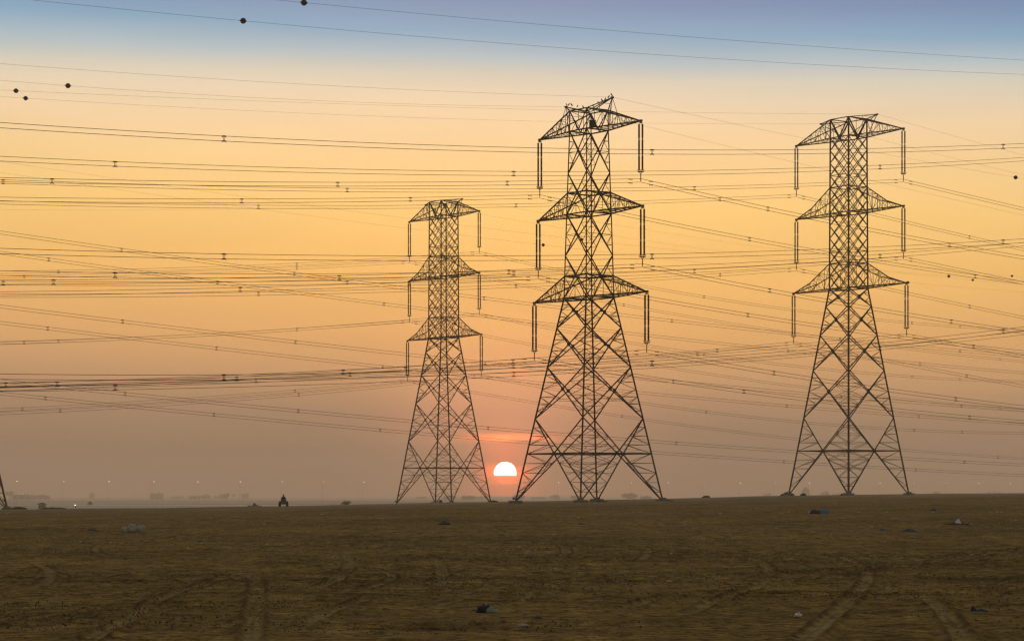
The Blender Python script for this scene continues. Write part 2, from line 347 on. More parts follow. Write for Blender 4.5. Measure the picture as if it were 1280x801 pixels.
# ------------------------------------------------------------------ haze: one closed box of even air
hb = MB().box((0, 2900, 34), (13000, 6200, 98))
hm = bpy.data.materials.new('haze_air'); hm.use_nodes = True; t = hm.node_tree; t.nodes.clear()
pv = t.nodes.new('ShaderNodeVolumePrincipled'); pv.inputs['Color'].default_value = (.985, .895, .80, 1); pv.inputs['Density'].default_value = .00037; pv.inputs['Anisotropy'].default_value = .35
mo = t.nodes.new('ShaderNodeOutputMaterial'); t.links.new(pv.outputs[0], mo.inputs['Volume'])
haze = hb.build('haze', hm); haze['kind'] = 'stuff'

# ------------------------------------------------------------------ pylons
AX = Vector((.6, -.8, 0)); LX = Vector((.8, .6, 0)); UP = Vector((0, 0, 1))     # arm axis, line axis
TYPE_A = dict(h=[(0, 7.05), (34.5, 2.25), (63, 2.13)], nodes=[0, 12.9, 20.8, 26.7, 31.5, 34.5], belt=7.4,
  upper=[34.5+i*(59.7-34.5)/12 for i in range(13)], arms=[(34.5, 38.7, 13.3), (47.1, 51.4, 12.6), (59.7, 62.8, 12.6)], knee=True, top=62.8, peak=(6.6, 62.8), ins=8.25)
TYPE_B = dict(h=[(0, 6.95), (27.0, 2.35), (38.1, 2.1), (49.1, 1.82), (53, 1.8)], nodes=[0, 11.0, 17.8, 23.0, 27.0], belt=6.1,
  upper=[27.0, 32.6, 38.1, 43.5, 49.1], arms=[(27.0, 29.9, 11.9), (38.1, 40.9, 11.05), (49.1, 51.8, 10.7)], knee=False, top=51.8, peak=(4.9, 52.9), ins=7.45)
def pylon(T, c, base_z, label, lw=.26, gussets=True):
    root = thing('electricity_pylon', (c[0], c[1], base_z), label, 'pylon', 'steel lattice pylons across the desert')
    hz = lambda z: float(np.interp(z, [a for a, b in T['h']], [b for a, b in T['h']]))
    C = lambda i, z: (AX*(1, 1, -1, -1)[i]+LX*(1, -1, -1, 1)[i])*hz(z)+UP*z
    lerp = lambda a, b, t: a+(b-a)*t
    wz = T['nodes'][-1]
    for i in range(4):
        m = MB(); lv = [0, wz]+[a for a, b in T['h'] if a > wz and a < T['top']]+[T['top']]
        for a, b in zip(lv, lv[1:]): m.bar(C(i, a), C(i, b), lw if a < wz else lw*(.72 if T['knee'] else .55))
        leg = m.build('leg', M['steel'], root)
        f = C(i, 0); g = gz(c[0]+f.x, c[1]+f.y)-base_z
        fm = MB().box((f.x, f.y, min(g, 0)-.2), (1.35, 1.35, 1.1), .64); fm.box((f.x, f.y, .42), (.6, .6, .3), .64)
        fm.build('footing', M['concrete'], root)
    m = MB()
    wd, ws = .125, .054
    for face in range(4):
        i, j = face, (face+1) % 4
        ns = T['nodes']
        for k, (z0, z1) in enumerate(zip(ns, ns[1:])):
            A0, A1, B0, B1 = C(i, z0), C(i, z1), C(j, z0), C(j, z1)
            m.bar(A0, B1, wd); m.bar(B0, A1, wd)
            wa, wb = (A0-B0).length, (A1-B1).length; tcr = wa/(wa+wb); X0 = lerp(A0, B1, tcr)
            if gussets: m.bar(X0-UP*.25, X0+UP*.25, .3)
            if k == 0:
                zb = X0.z; m.bar(C(i, zb), C(j, zb), .17)
            nsub = (4, 3, 3, 2, 2)[k] if not T['knee'] else (4, 3, 2, 2, 1)[k]
            for S0, S1 in ((A0, A1), (B0, B1)):
                for part, (E0, n) in enumerate(((S0, nsub), (S1, max(1, nsub-1)))):
                    zX = X0.z; prev = None
                    for q in range(1, n+1):
                        tt = q/(n+1.0)
                        z = E0.z+(zX-E0.z)*tt
                        tl = (z-S0.z)/(S1.z-S0.z); Lp = lerp(S0, S1, tl); Dp = lerp(E0, X0, tt)
                        m.bar(Lp, Dp, ws*1.1)
                        if prev is not None: m.bar(prev[1] if q % 2 else prev[0], Lp if q % 2 else Dp, ws)
                        else:
                            z2 = E0.z+(zX-E0.z)*tt*.5
                        prev = (Lp, Dp)
                    tl = (zX-S0.z)/(S1.z-S0.z); LX0 = lerp(S0, S1, tl)
                    m.bar(prev[1], LX0, ws)
            if k < 2:   # inner redundants hanging from the crossing
                up = lerp(A0, B0, .5)
                for Q0, Q1 in ((A1, B0), (B1, A0)):
                    a1 = lerp(X0, Q0, .5); a2 = lerp(X0, Q1, .5)
                zc = X0.z-(X0.z-z0)*.28
                if k == 1:
                    m.bar(lerp(X0, A0, .35), lerp(X0, B0, .35), ws)
        # panels of the shaft
        us = T['upper']
        for k, (z0, z1) in enumerate(zip(us, us[1:])):
            A0, A1, B0, B1 = C(i, z0), C(i, z1), C(j, z0), C(j, z1); w = .11
            if T['knee']:
                z2 = us[min(k+2, len(us)-1)]; w = .1
                if k == 0: m.bar((A0+B0)/2, A1, w); m.bar((A0+B0)/2, B1, w)
                if k+2 < len(us): m.bar(A0, C(j, z2), w); m.bar(B0, C(i, z2), w)
                else: m.bar(A0, (A1+B1)/2, w); m.bar(B0, (A1+B1)/2, w)
            else: m.bar(A0, B1, w); m.bar(B0, A1, w)
            if not T['knee']:
                X0 = (A0+B1)/2
                m.bar(X0-UP*.2, X0+UP*.2, .2)
                for S0, S1 in ((A0, A1), (B0, B1)):
                    for tt in (.25, .5, .75):
                        Lp = lerp(S0, S1, tt); e = S0 if tt <= .5 else S1; td = tt*2 if tt <= .5 else (1-tt)*2
                        if tt == .5: m.bar(Lp, lerp(Lp, X0, .999), ws)
                        else:
                            m.bar(Lp, lerp(e, X0, td), ws)
                            m.bar(lerp(e, X0, td), lerp(S0, S1, .5), ws*.8)
            elif k % 3 == 0: m.bar(A0, B0, .09)
        # top panel: heavy V
        z0, z1 = T['arms'][2][0], T['top']
        mid = (C(i, z0)+C(j, z0))/2
        vw = .17 if T['knee'] else .1; m.bar(C(i, z1), mid, vw); m.bar(C(j, z1), mid, vw); m.bar(C(i, z1), C(j, z1), .14); m.bar(C(i, z0), C(j, z0), .16)
        for (za, zt, L) in T['arms'][:2]:
            m.bar(C(i, za), C(j, za), .16); m.bar(C(i, zt), C(j, zt), .14)
    # plan bracing and hip bracing in the base
    for z in (T['nodes'][1]*.57, wz):
        m.bar(C(0, z), C(2, z), ws); m.bar(C(1, z), C(3, z), ws)
    z = T['nodes'][1]*.57
    mids = [(C(i, z)+C((i+1) % 4, z))/2 for i in range(4)]
    for i in range(4):
        m.bar(mids[i], mids[(i+1) % 4], ws*1.2)
        q1, q2 = lerp(mids[i], C(i, 0), .45), lerp(mids[i], C((i+1) % 4, 0), .45); m.bar(q1, mids[(i+3) % 4], ws*.8); m.bar(q2, mids[(i+1) % 4], ws*.8)
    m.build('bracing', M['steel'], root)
    tips = []
    for li, (za, zt, L) in enumerate(T['arms']):
        for sgn in (-1, 1):
            a = MB(); tip = AX*(sgn*L)+UP*(za+.05)
            hb_, ht = hz(za), hz(zt)
            rb = [AX*(sgn*hb_)+LX*(s*hb_)+UP*za for s in (-1, 1)]; rt = [AX*(sgn*ht)+LX*(s*ht)+UP*zt for s in (-1, 1)]
            tops = []
            for r in rt:
                if T['knee'] and li < 2:
                    k = lerp(r, tip, .54); k.z = za+(zt-za)*.34
                    tops.append([r, k, tip]); a.bar(r, k, .13); a.bar(k, tip, .13)
                    if sgn: a.bar(k, lerp(rb[0], tip, .52), ws)
                else:
                    tops.append([r, tip]); a.bar(r, tip, .14)
            for r in rb: a.bar(r, tip, .15)
            def on(pl, t):
                if len(pl) == 2: return lerp(pl[0], pl[1], t)
                return lerp(pl[0], pl[1], t/.54) if t < .54 else lerp(pl[1], pl[2], (t-.54)/.46)
            n = 7; ts = [k/n for k in range(n)]
            for k, t0 in enumerate(ts):
                t1 = (k+1)/n if k < n-1 else .97
                for s in (0, 1):
                    b0, b1 = lerp(rb[s], tip, t0), lerp(rb[s], tip, t1); u0, u1 = on(tops[s], t0), on(tops[s], t1)
                    a.bar(b0, u0, ws)
                    a.bar(b0 if k % 2 else u0, u1 if k % 2 else b1, ws)
                c0, c1_ = lerp(rb[0], tip, t0), lerp(rb[1], tip, t1); d0, d1 = on(tops[0], t0), on(tops[1], t1)
                a.bar(c0, c1_, ws); a.bar(lerp(rb[1], tip, t0), lerp(rb[0], tip, t0), ws); a.bar(d0, d1, ws*.9); a.bar(on(tops[0], t0), on(tops[1], t0), ws*.9)
            a.box(tuple(tip), (.4, .3, .3), -.93)
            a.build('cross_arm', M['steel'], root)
            tips.append((li, sgn, tip))
    pk = []
    for sgn in (-1, 1):
        a = MB(); pL, pz = T['peak']; p = AX*(sgn*pL)+UP*pz; h = hz(T['top'])
        for s in (-1, 1):
            r = AX*(sgn*h)+LX*(s*h)+UP*T['top']; rb = AX*(sgn*h)+LX*(s*h)+UP*T['arms'][2][0]
            a.bar(r, p, .11)
            if T['knee']: a.bar(rb, p, .09)
            else: a.bar(AX*(sgn*.1)+LX*(s*h*.2)+UP*(T['top']-.1), p, .1); a.bar(p, lerp(rb, AX*(sgn*T['arms'][2][2])+UP*T['arms'][2][0], .42), .07)
            a.bar(lerp(r, p, .5), lerp(rb, p, .5), ws)
        a.bar(lerp(AX*(sgn*h)+LX*h+UP*T['top'], p, .5), lerp(AX*(sgn*h)-LX*h+UP*T['top'], p, .5), ws)
        a.box(tuple(p), (.35, .3, .25), -.93)
        a.build('earth_wire_peak', M['steel'], root); pk.append((sgn, p))
    return root, tips, pk
# insulator string (twin columns of discs in three sections)
def insulator_meshes(Ltot):
    rods = []
    L = Ltot-.95
    for sx in (-1, 1):
        m = MB(); z = -.35; seg = (L-.3)/3
        for k in range(3):
            n = 14; prof = []; pts = []; r = []
            for q in range(n):
                z0 = z-seg*.86*q/n-.06
                for dz, rr in ((0, .05), (.03, .125), (.12, .125), (.15, .05)): pts.append((sx*.23, 0, z0-dz)); r.append(rr)
            m.tube(pts, r, 8); z -= seg
        rods.append(m)
    fit = []; z = -.35; seg = (L-.3)/3
    for k in (1, 2):
        for sx in (-1, 1): fit.append(MB().box((sx*.23, 0, z-seg*k+.08), (.16, .16, .3)))
    top = MB(); top.bar((0, 0, .1), (0, 0, -.2), .09); top.bar((-.25, 0, -.3), (.25, 0, -.3), .1); top.bar((0, 0, -.15), (-.23, 0, -.33), .07); top.bar((0, 0, -.15), (.23, 0, -.33), .07)
    bot = MB(); zb = -.35-L+.3; bot.bar((-.4, 0, zb), (.4, 0, zb), .15)
    for sx in (-1, 1): bot.tube([(sx*.23+.26*math.cos(t), .26*math.sin(t), zb+.18) for t in np.linspace(0, 2*math.pi, 11)], .03, 4)
    bot.bar((-.23, 0, zb), (0, 0, zb-.3), .07); bot.bar((.23, 0, zb), (0, 0, zb-.3), .07); bot.bar((0, 0, zb-.25), (0, 0, -Ltot-.35), .09)
    return rods, fit, top, bot
INS = {}
def insulator(Ltot, loc, label, group):
    key = Ltot
    if key not in INS:
        rods, fit, top, bot = insulator_meshes(Ltot)
        r = thing('insulator_string', loc, label, 'insulator', group, rz=-.35)
        for m in rods: m.build('disc_column', M['porcelain'], r)
        for m in fit: m.build('joint_fitting', M['fitting'], r)
        top.build('top_shackle', M['wire'], r); bot.build('clamp_yoke', M['wire'], r)
        INS[key] = r
    else:
        r = copy_tree(INS[key]); r.location = loc; r['label'] = label; r['group'] = group
    return r
SPC = .46
def run_s(p, px):      # distance along the line axis at which it is seen at photo column px
    u = (px-640)/F; return (u*p.y-p.x)/(LX.x-u*LX.y)
def fit(p, obs, b0=.00024, sgn=1):
    """slope and curvature of a span leaving point p, from rows at which the photo shows it"""
    S = []; D_ = []
    for px, py in obs:
        s = run_s(p, px); y = p.y+LX.y*s; z = (HOR-py)/F*y; S.append(s); D_.append(z-(p.z-CZ))
    S = np.array(S); D_ = np.array(D_)
    if len(S) == 1: return (D_[0]-b0*S[0]**2)/S[0], b0
    sol = np.linalg.lstsq(np.stack([S, S*S], 1), D_, rcond=None)[0]
    if not (.00005 < sol[1] < .0007):
        b = min(max(sol[1], .0001), .0006); a = float(np.sum((D_-b*S*S)*S)/np.sum(S*S)); return a, b
    return float(sol[0]), float(sol[1])
def span_pts(p, ab, s0, s1, dz=0):
    n = max(2, int(abs(s1-s0)/4)); return [(p.x+LX.x*s, p.y+LX.y*s, p.z+ab[0]*s+ab[1]*s*s+dz) for s in np.linspace(s0, s1, n)]
def zat(p, sides, s):
    a, b = sides[0] if s < 0 else sides[1]; return p.z+a*s+b*s*s
SPACER = None; DAMP = []
def spacer_mesh():
    m = MB()
    for z in (0, -SPC):
        m.tube([(-.22, 0, z-.07), (-.12, 0, z-.02), (.12, 0, z-.02), (.22, 0, z-.07)], .045, 6)
    m.bar((-.06, 0, 0), (-.06, 0, -SPC), .035); m.bar((.07, 0, 0), (.07, 0, -SPC), .035)
    for z in (0, -SPC): m.box((0, 0, z), (.28, .1, .11))
    return m
def cable(p, sides, sl_, sr, spx, label, group, twin=True, r=.021, damp=True):
    """a cable that runs through the clamp at p in both directions; twin cables get spacers"""
    global SPACER
    pts = (span_pts(p, sides[0], sl_, 0)[:-1] if sl_ < 0 else [])+span_pts(p, sides[1], max(0, sl_) if sl_ >= 0 else 0, sr)
    o = Vector(pts[len(pts)//2])
    if not twin:
        m = MB().tube([Vector(q)-o for q in pts], r, 4); ob = m.build('earth_wire', M['wire'], None, True, tuple(o)); return tag(ob, label, 'cable', group)
    root = thing('power_cable', tuple(o), label, 'cable', group)
    w = MB().tube([Vector(q)-o for q in pts], r, 4).build('wire', M['wire'], root, True)
    w2 = w.copy(); COL.objects.link(w2); w2.parent = root; w2.location = (0, 0, -SPC)
    for s in spx:
        if not (sl_ < s < sr): continue
        q = Vector((p.x+LX.x*s, p.y+LX.y*s, zat(p, sides, s)))-o
        if SPACER is None:
            SPACER = spacer_mesh().build('spacer', M['wire'], root); sp = SPACER
        else:
            sp = SPACER.copy(); COL.objects.link(sp); sp.parent = root
        sp.location = q; sp.rotation_euler.z = .3
    if sl_ < 0 < sr and damp:
        for s in (-1.7, 1.7):
            for dz in (0, -SPC):
                if DAMP: dm = DAMP[0].copy(); COL.objects.link(dm); dm.parent = root
                else:
                    dm = MB().tube([(-.3, 0, -.1), (-.16, 0, -.1), (-.15, 0, -.09), (.15, 0, -.09), (.16, 0, -.1), (.3, 0, -.1)], [.05, .055, .02, .02, .055, .05], 6).box((0, 0, -.05), (.06, .05, .12)).build('damper', M['wire'], root); DAMP.append(dm)
                dm.location = Vector((p.x+LX.x*s, p.y+LX.y*s, zat(p, sides, s)+dz))-o; dm.rotation_euler.z = .6435
    return root
def ends(p, l=-330, r=1620):
    a = run_s(p, l); b = run_s(p, r); return a, b
TOW = {
 'P1': (TYPE_A, (-14.25, 511), .33, 'smallest steel lattice pylon, leftmost of the three whole ones, just left of the sun', 'the left pylon'),
 'P2': (TYPE_B, (10.2, 325), 1.35, 'tallest steel lattice pylon with birds along its roof, just right of the sun', 'the middle pylon'),
 'P3': (TYPE_A, (56.3, 410), 2.15, 'steel lattice pylon with close diamond bracing, standing farthest to the right', 'the right pylon'),
 'P0': (TYPE_B, (-85.6, 370), -.05, 'steel lattice pylon of which only one leg shows at the left edge', 'the pylon cut by the left edge')}
OBS = {  # rows of the top tier's upper wire: circuit -> (towards the left, towards the right, spacer columns)
 ('P2', 1): ([(0, 222), (300, 227.5), (600, 227)], [(960, 258.5), (1160, 299.5), (1280, 320)], [65, 422, 634, 960, 1187]),
 ('P2', -1): ([(0, 246.5), (300, 249), (600, 245)], [(840, 279), (960, 300.5), (1160, 335)], [302, 513, 937, 1219]),
 ('P3', 1): ([(0, 224.7), (600, 236.5), (840, 234)], [(1160, 230.6), (1280, 260)], [4, 434, 868, 1330]),
 ('P3', -1): ([(0, 251), (600, 256), (840, 249.5)], [(1160, 282.5), (1212, 295)], [323, 645, 900, 1212]),
 ('P1', 1): ([(0, 338.7), (300, 331.5), (480, 323.5)], [(670, 330), (840, 363)], [73, 371, 880, 1140, 1200]),
 ('P1', -1): ([(0, 344.5), (300, 336.5), (480, 329.5)], [(670, 359)], [30, 371, 780, 1060, 1250]),
 ('P0', 1): ([], [(0, 285), (152, 309.5), (420, 347), (600, 371)], [152, 368, 605, 840, 1050, 1200]),
 ('P0', -1): ([], [(0, 313), (61, 321.5), (272, 352.5), (600, 393)], [61, 272, 480, 737, 985, 1150])}
EOBS = {
 ('P2', 1): ([(0, 80), (320, 101.5), (640, 118.5)], [(894, 150), (1000, 172), (1270, 222)]),
 ('P2', -1): ([(0, 101), (320, 121.5), (640, 135)], [(820, 160), (920, 185), (990, 203)]),
 ('P3', 1): ([(0, 112.5), (320, 127), (640, 136)], [(1235, 182)]),
 ('P3', -1): ([(0, 121), (320, 139), (640, 151)], [(1172, 193), (1280, 219)]),
 ('P1', 1): ([(0, 254)], [(1265, 345)]), ('P1', -1): ([(0, 262)], [(1216, 350)]),
 ('P0', 1): ([], [(45, 206), (120, 218), (600, 285), (727, 300), (1186, 345)]),
 ('P0', -1): ([], [(380, 268), (679, 307), (1135, 353)])}
lev = ['lower', 'middle', 'upper']; EW = {}
for key in ('P1', 'P2', 'P3', 'P0'):
    T, c, bz, label, nm = TOW[key]
    root, tips, pk = pylon(T, c, bz, label, lw={'P1': .24, 'P2': .2, 'P3': .26, 'P0': .24}[key])
    if key == 'P2': P2ROOT = root
    O = Vector((c[0], c[1], bz)); sides = {}
    for li, sgn, tip in sorted(tips, key=lambda q: -q[0]):
        side = 'left' if sgn < 0 else 'right'; w = O+tip-UP*T['ins']
        if li == 2:
            L, R, sp = OBS[(key, sgn)]
            sides[sgn] = (fit(w, L) if L else (-.1, .00024), fit(w, R)); sides[sgn, 'sp'] = [run_s(w, q) for q in sp]
            print(key, sgn, sides[sgn])
        insulator(T['ins'], tuple(O+tip), (f'double insulator string hanging from the {side} tip of the {lev[li]} arm of {nm}' if key != 'P0' else f'double insulator string under the {side} {lev[li]} arm of the pylon beyond the left edge'), 'insulator strings under the pylon arms')
        s0, s1 = ends(w); s0 = max(s0, -240) if key != 'P0' else -12
        if key == 'P0':
            lab = f'{lev[li]} twin cable sloping in from the left edge, of the {"nearer" if sgn > 0 else "farther"} trio'
            s0 = -60
        else: lab = f'twin power cable clamped below the {side} tip of the {lev[li]} arm of {nm}'
        cable(w, sides[sgn], s0, min(s1, 470), sides[sgn, 'sp'], lab, 'twin conductors of the power lines', r=.034)
    for sgn, p in pk:
        side = 'left' if sgn < 0 else 'right'; w = O+p+UP*.05; L, R = EOBS[(key, sgn)]
        sd = (fit(w, L, .0002) if L else (-.06, .0002), fit(w, R, .0002)); EW[(key, sgn)] = (w, sd); print('earth', key, sgn, sd)
        s0, s1 = ends(w); s0 = max(s0, -240) if key != 'P0' else -60
        cable(w, sd, s0, min(s1, 470), [], f'thin earth wire over the {side} peak of {nm}' if key != 'P0' else f'thin earth wire sloping in above the left edge, the {"nearer" if sgn > 0 else "farther"} one', 'thin earth wires above the conductors', False, .013)
# the fourth line crosses in front, its pylons outside the frame
P4OBS = {'near': (213., [(0, 152.3), (300, 173.5), (600, 182.3), (840, 187.3), (1000, 187.3), (1280, 179.7)], [280, 815, 1254]),
         'far': (238., [(0, 195.5), (300, 208), (600, 214.3), (840, 213.6), (1280, 197)], [144, 642, 1100])}
P4OBS2 = {'near': ([(0, 310.3), (300, 318), (600, 320), (840, 317), (1280, 298.5)], [(0, 467.5), (640, 459), (960, 442), (1280, 408)]),
          'far': ([(0, 338.5), (300, 342), (600, 340), (840, 332.5), (1280, 303)], [(0, 484), (640, 462), (960, 448), (1280, 413)])}
def freefit(y0, obs):
    p = Vector((-640/F*y0, y0, 0)); S = []; Z_ = []
    for px, py in obs: s = run_s(p, px); S.append(s); Z_.append((HOR-py)/F*(y0+LX.y*s))
    b, a, c0 = np.polyfit(S, Z_, 2); p.z = CZ+c0; return p, (float(a), float(b))
for who in ('near', 'far'):
    y0, ob, sp = P4OBS[who]
    for li, o_ in ((2, ob), (1, P4OBS2[who][0]), (0, P4OBS2[who][1])):
        p, ab = freefit(y0, o_); print('P4', who, li, p, ab)
        cable(p, (ab, ab), -34, 200, [run_s(p, q) for q in sp],
              f'{lev[li]} twin cable of the {"nearer" if who == "near" else "farther"} trio crossing the whole frame in front', 'twin conductors of the power lines', r=.031, damp=False)
BALLM = {}
def ball(p, label):
    if 'b' not in BALLM:
        t_ = thing('marker_ball', tuple(p), label, 'marker ball', 'aircraft warning balls on the earth wires')
        s = MB().blob((0, 0, 0), (.3, .3, .3), 1, 0, 14, 9).build('shell', M['ball'], t_, True)
        k = MB()
        for sx in (-1, 1): k.tube([(sx*.28, 0, 0), (sx*.42, 0, 0)], .05, 6)
        k.tube([(.302*math.cos(a), .302*math.sin(a), 0) for a in np.linspace(0, 2*math.pi, 15)], .018, 4)
        k.build('clamp_seam', M['wire'], t_); BALLM['b'] = t_
    else:
        t_ = copy_tree(BALLM['b']); t_.location = p; t_['label'] = label
    t_.rotation_euler.z = math.atan2(LX.y, LX.x)
for who, y0, ob, bpx in (('nearer', 218.5, [(340, 0), (380, 3.3), (640, 28), (960, 54), (1280, 75.5)], 380), ('farther', 232., [(36, 0), (304, 26.5), (640, 55), (960, 78), (1280, 93.3)], 304)):
    p, ab = freefit(y0, ob); print('P4e', p, ab)
    cable(p, (ab, ab), -30, 200, [], f'topmost thin earth wires crossing the blue sky, the {who} of the two'.replace('wires', 'wire'), 'thin earth wires above the conductors', False, .016)
    s = run_s(p, bpx); ball(Vector((p.x+LX.x*s, p.y+LX.y*s, p.z+ab[0]*s+ab[1]*s*s)), f'{"largest" if who == "nearer" else "second largest"} dark marker ball, high up on the {"upper" if who == "nearer" else "lower"} of the topmost wires')
for k, px, lab in ((('P2', -1), 85, 'dark marker ball on a thin wire at upper left, rightmost of three there'), (('P3', 1), 20, 'dark marker ball nearest the left edge, on the fainter wire'),
                   (('P3', -1), 32, 'dark marker ball by the left edge, lowest of the three there'), (('P0', -1), 679, 'dark marker ball beside the left insulator string of the middle pylon'),
                   (('P0', 1), 727, 'dark marker ball seen through the shaft of the middle pylon'), (('P0', -1), 1135, 'dark marker ball beside the right tip of the lower arm of the right pylon'),
                   (('P0', 1), 1186, 'dark marker ball right of the right pylon, leftmost of three in a row'), (('P1', -1), 1216, 'dark marker ball right of the right pylon, lowest of three in a row'),
                   (('P1', 1), 1265, 'dark marker ball right of the right pylon, rightmost of three in a row'), (('P2', 1), 1269.5, 'dark marker ball alone high at the right edge')):
    w, sd = EW[k]; s = run_s(w, px); ball(Vector((w.x+LX.x*s, w.y+LX.y*s, zat(w, sd, s))), lab)
# cabinet on the middle pylon's top panel (bolted on: a part) and birds along its roof
O2 = Vector((10.2, 325, 1.35))
cb = MB(); cc = AX*2.0-LX*1.0+UP*49.75
for k in range(6): cb.box((cc.x, cc.y, cc.z-.35+k*.15), (.85, .5, .1), .1)
cb.box((cc.x, cc.y+.1, cc.z), (.8, .25, .85), .1)
cb.build('louvred_cabinet', M['black'], P2ROOT)
ORDB = ['first', 'second', 'third', 'fourth', 'fifth', 'sixth', 'seventh', 'eighth', 'ninth', 'tenth', 'eleventh', 'twelfth']
bird0 = None
def bird_parts(root):
    MB().tube([(-.26, 0, .06), (-.16, 0, .12), (-.05, 0, .17), (.06, 0, .24), (.1, 0, .31), (.14, 0, .345), (.17, 0, .34)], [.012, .035, .085, .095, .05, .055, .03], 7).build('body', M['bird'], root, True)
    MB().tube([(.17, 0, .34), (.24, 0, .325)], [.018, .004], 5).build('beak', M['black'], root)
    for s in (-1, 1): MB().tube([(-.24, s*.03, .08), (-.1, s*.085, .15), (.03, s*.085, .2)], [.015, .045, .03], 5).build('wing', M['bird'], root, True); MB().bar((0, s*.03, .12), (.02, s*.03, 0), .02).build('leg', M['black'], root)
tL = AX*-4.9+UP*52.95; tR = AX*4.9+UP*52.95; tC = UP*51.85
bs = [(tL, tC, .02, 0), (tL, tC, .12, 1), (tL, tC, .24, 0), (tL, tC, .5, 1), (tL, tC, .75, 0), (tL, tC, .98, 1), (tC, tR, .18, 0), (tC, tR, .40, 1), (tC, tR, .56, 1), (tC, tR, .70, 0), (tC, tR, .85, 0), (tC, tR, .97, 1)]
for i, (a, b, t_, fl) in enumerate(bs):
    q = O2+a+(b-a)*t_+UP*.1
    if bird0 is None:
        bird0 = thing('bird', tuple(q), 'small dark bird perched on the roof of the middle pylon', 'bird', 'birds perched on the roof of the middle pylon'); bird_parts(bird0); o = bird0
    else: o = copy_tree(bird0); o.location = q
    o['label'] = f'small dark bird perched on the roof of the middle pylon, {ORDB[i]} from the left'
    o.rotation_euler.z = (0 if fl else 2.6)+.3*i; s = .78+.12*(i % 3); o.scale = (s*.8, s, s*1.25)

# ------------------------------------------------------------------ street lamps of the far road
ORD = ['first', 'second', 'third', 'fourth', 'fifth', 'sixth', 'seventh', 'eighth', 'ninth', 'tenth', 'eleventh', 'twelfth', 'thirteenth', 'fourteenth']
lamp0 = None
lpx = [20, 78, 135, 191, 246, 299, 351.5, 403, 453.5, 504, 553, 602, 650, 697, 743, 788, 834, 879, 924, 968, 1010.5, 1055, 1099, 1141, 1182, 1222, 1261.5]
for i, px in enumerate(lpx):
    y = 2200+px*.12; x = (px-640)/F*y; z0 = gz(x, y); top = CZ+(HOR-(601.2+px*.0022))/F*y
    if lamp0 is None:
        lamp0 = thing('street_lamp', (x, y, z0), 'x', 'street lamp', 'row of lit lamps on the far road'); h = top-z0
        MB().tube([(0, 0, 0), (0, 0, h)], [.09, .05], 6).build('pole', M['pole'], lamp0)
        MB().bar((0, 0, h), (.9, 0, h+.1), .1).build('bracket', M['pole'], lamp0)
        MB().box((1.0, 0, h+.05), (.95, .4, .14)).box((1.0, 0, h-.05), (.9, .7, .34)).build('lamp_head', M['lamp'], lamp0); o = lamp0
    else: o = copy_tree(lamp0); o.location = (x, y, top-h)
    o['label'] = f'lit street lamp in the haze of the far road, {ORD[i]} from the left edge' if i < 14 else f'lit street lamp in the haze of the far road, {ORD[26-i]} from the right edge'
# ------------------------------------------------------------------ far buildings
def window_strip(m, w, d, h, n): 
    for k in range(n): m.box((-w/2+(k+.5)*w/n, -d/2-.03, h*.55), (w/n*.45, .08, h*.3))
def building(px0, px1, pyt, y, label, kind='flat', lights=0):
    y *= 1.5; x0, x1 = (px0-640)/F*y, (px1-640)/F*y; xc = (x0+x1)/2; w = x1-x0; z0 = gz(xc, y); top = CZ+(HOR-pyt)/F*y; h = max(3, top-z0); d = w*.55
    r = thing('building', (xc, y, z0-.3), label, 'building', 'far buildings in the haze')
    MB().box((0, 0, h/2), (w, d, h)).build('wall', M['wall'], r)
    rf = MB()
    if kind == 'flat': rf.box((0, 0, h+.25), (w*1.05, d*1.05, .5)); rf.box((w*.2, 0, h+1.0), (w*.18, d*.3, 1.0))
    else: rf.add([(-w*.54, -d*.54, h+.01), (w*.54, -d*.54, h+.01), (w*.54, d*.54, h+.01), (-w*.54, d*.54, h+.01), (-w*.1, 0, h*1.6), (w*.1, 0, h*1.6)], [(0,1,5,4),(2,3,4,5),(1,2,5),(3,0,4),(3,2,1,0)])
    rf.build('roof', M['roof'], r)
    for k in range(3): MB().box((-w/2+(k+.5)*w/3, -d/2-.03, h*.55), (w*.15, .08, h*.3)).build('window', M['glass'], r)
    MB().box((w*.0, -d/2-.04, h*.22), (w*.1, .1, h*.44)).build('door', M['roof'], r)
    for k in range(lights): MB().box((-w/2+(k+.5)*w/lights, -d/2-.6, h+.5), (.6, .3, .6)).build('flood_light', M['lamp'], r)
    return r
building(16, 41, 617.8, 2300, 'long low building with a row of lights along its roof, by the left edge', 'flat', 6)
building(42, 62, 620, 2500, 'broad hipped roof building right of the lit low building', 'hip')
building(188, 204, 616.6, 2600, 'boxy building standing alone between two far lamps at the left', 'flat')
building(214, 229, 620.0, 3100, 'low faint building just right of the boxy one', 'flat')
building(253, 263, 619.2, 2900, 'narrow faint building left of the pickup truck', 'hip')
building(268, 279, 619.8, 3000, 'small faint flat building closest to the pickup truck on its left', 'flat')
building(302, 311, 616.8, 2900, 'tall narrow faint building above the pickup truck', 'flat')
building(112, 118, 616.2, 2900, 'tiny upright faint building above the dark off road car', 'flat')
building(664, 682, 622.0, 2700, 'long faint building seen between the legs of the middle pylon', 'flat')
building(688, 700, 620.0, 2700, 'peaked faint building seen between the legs of the middle pylon', 'hip')
building(520, 533, 621.5, 2900, 'faint building seen between the legs of the left pylon', 'flat')
building(588, 606, 622.0, 2900, 'faint flat building just left of the low sun', 'flat')
building(1002, 1012, 614.2, 2700, 'faint building beside the left foot of the right pylon', 'hip')
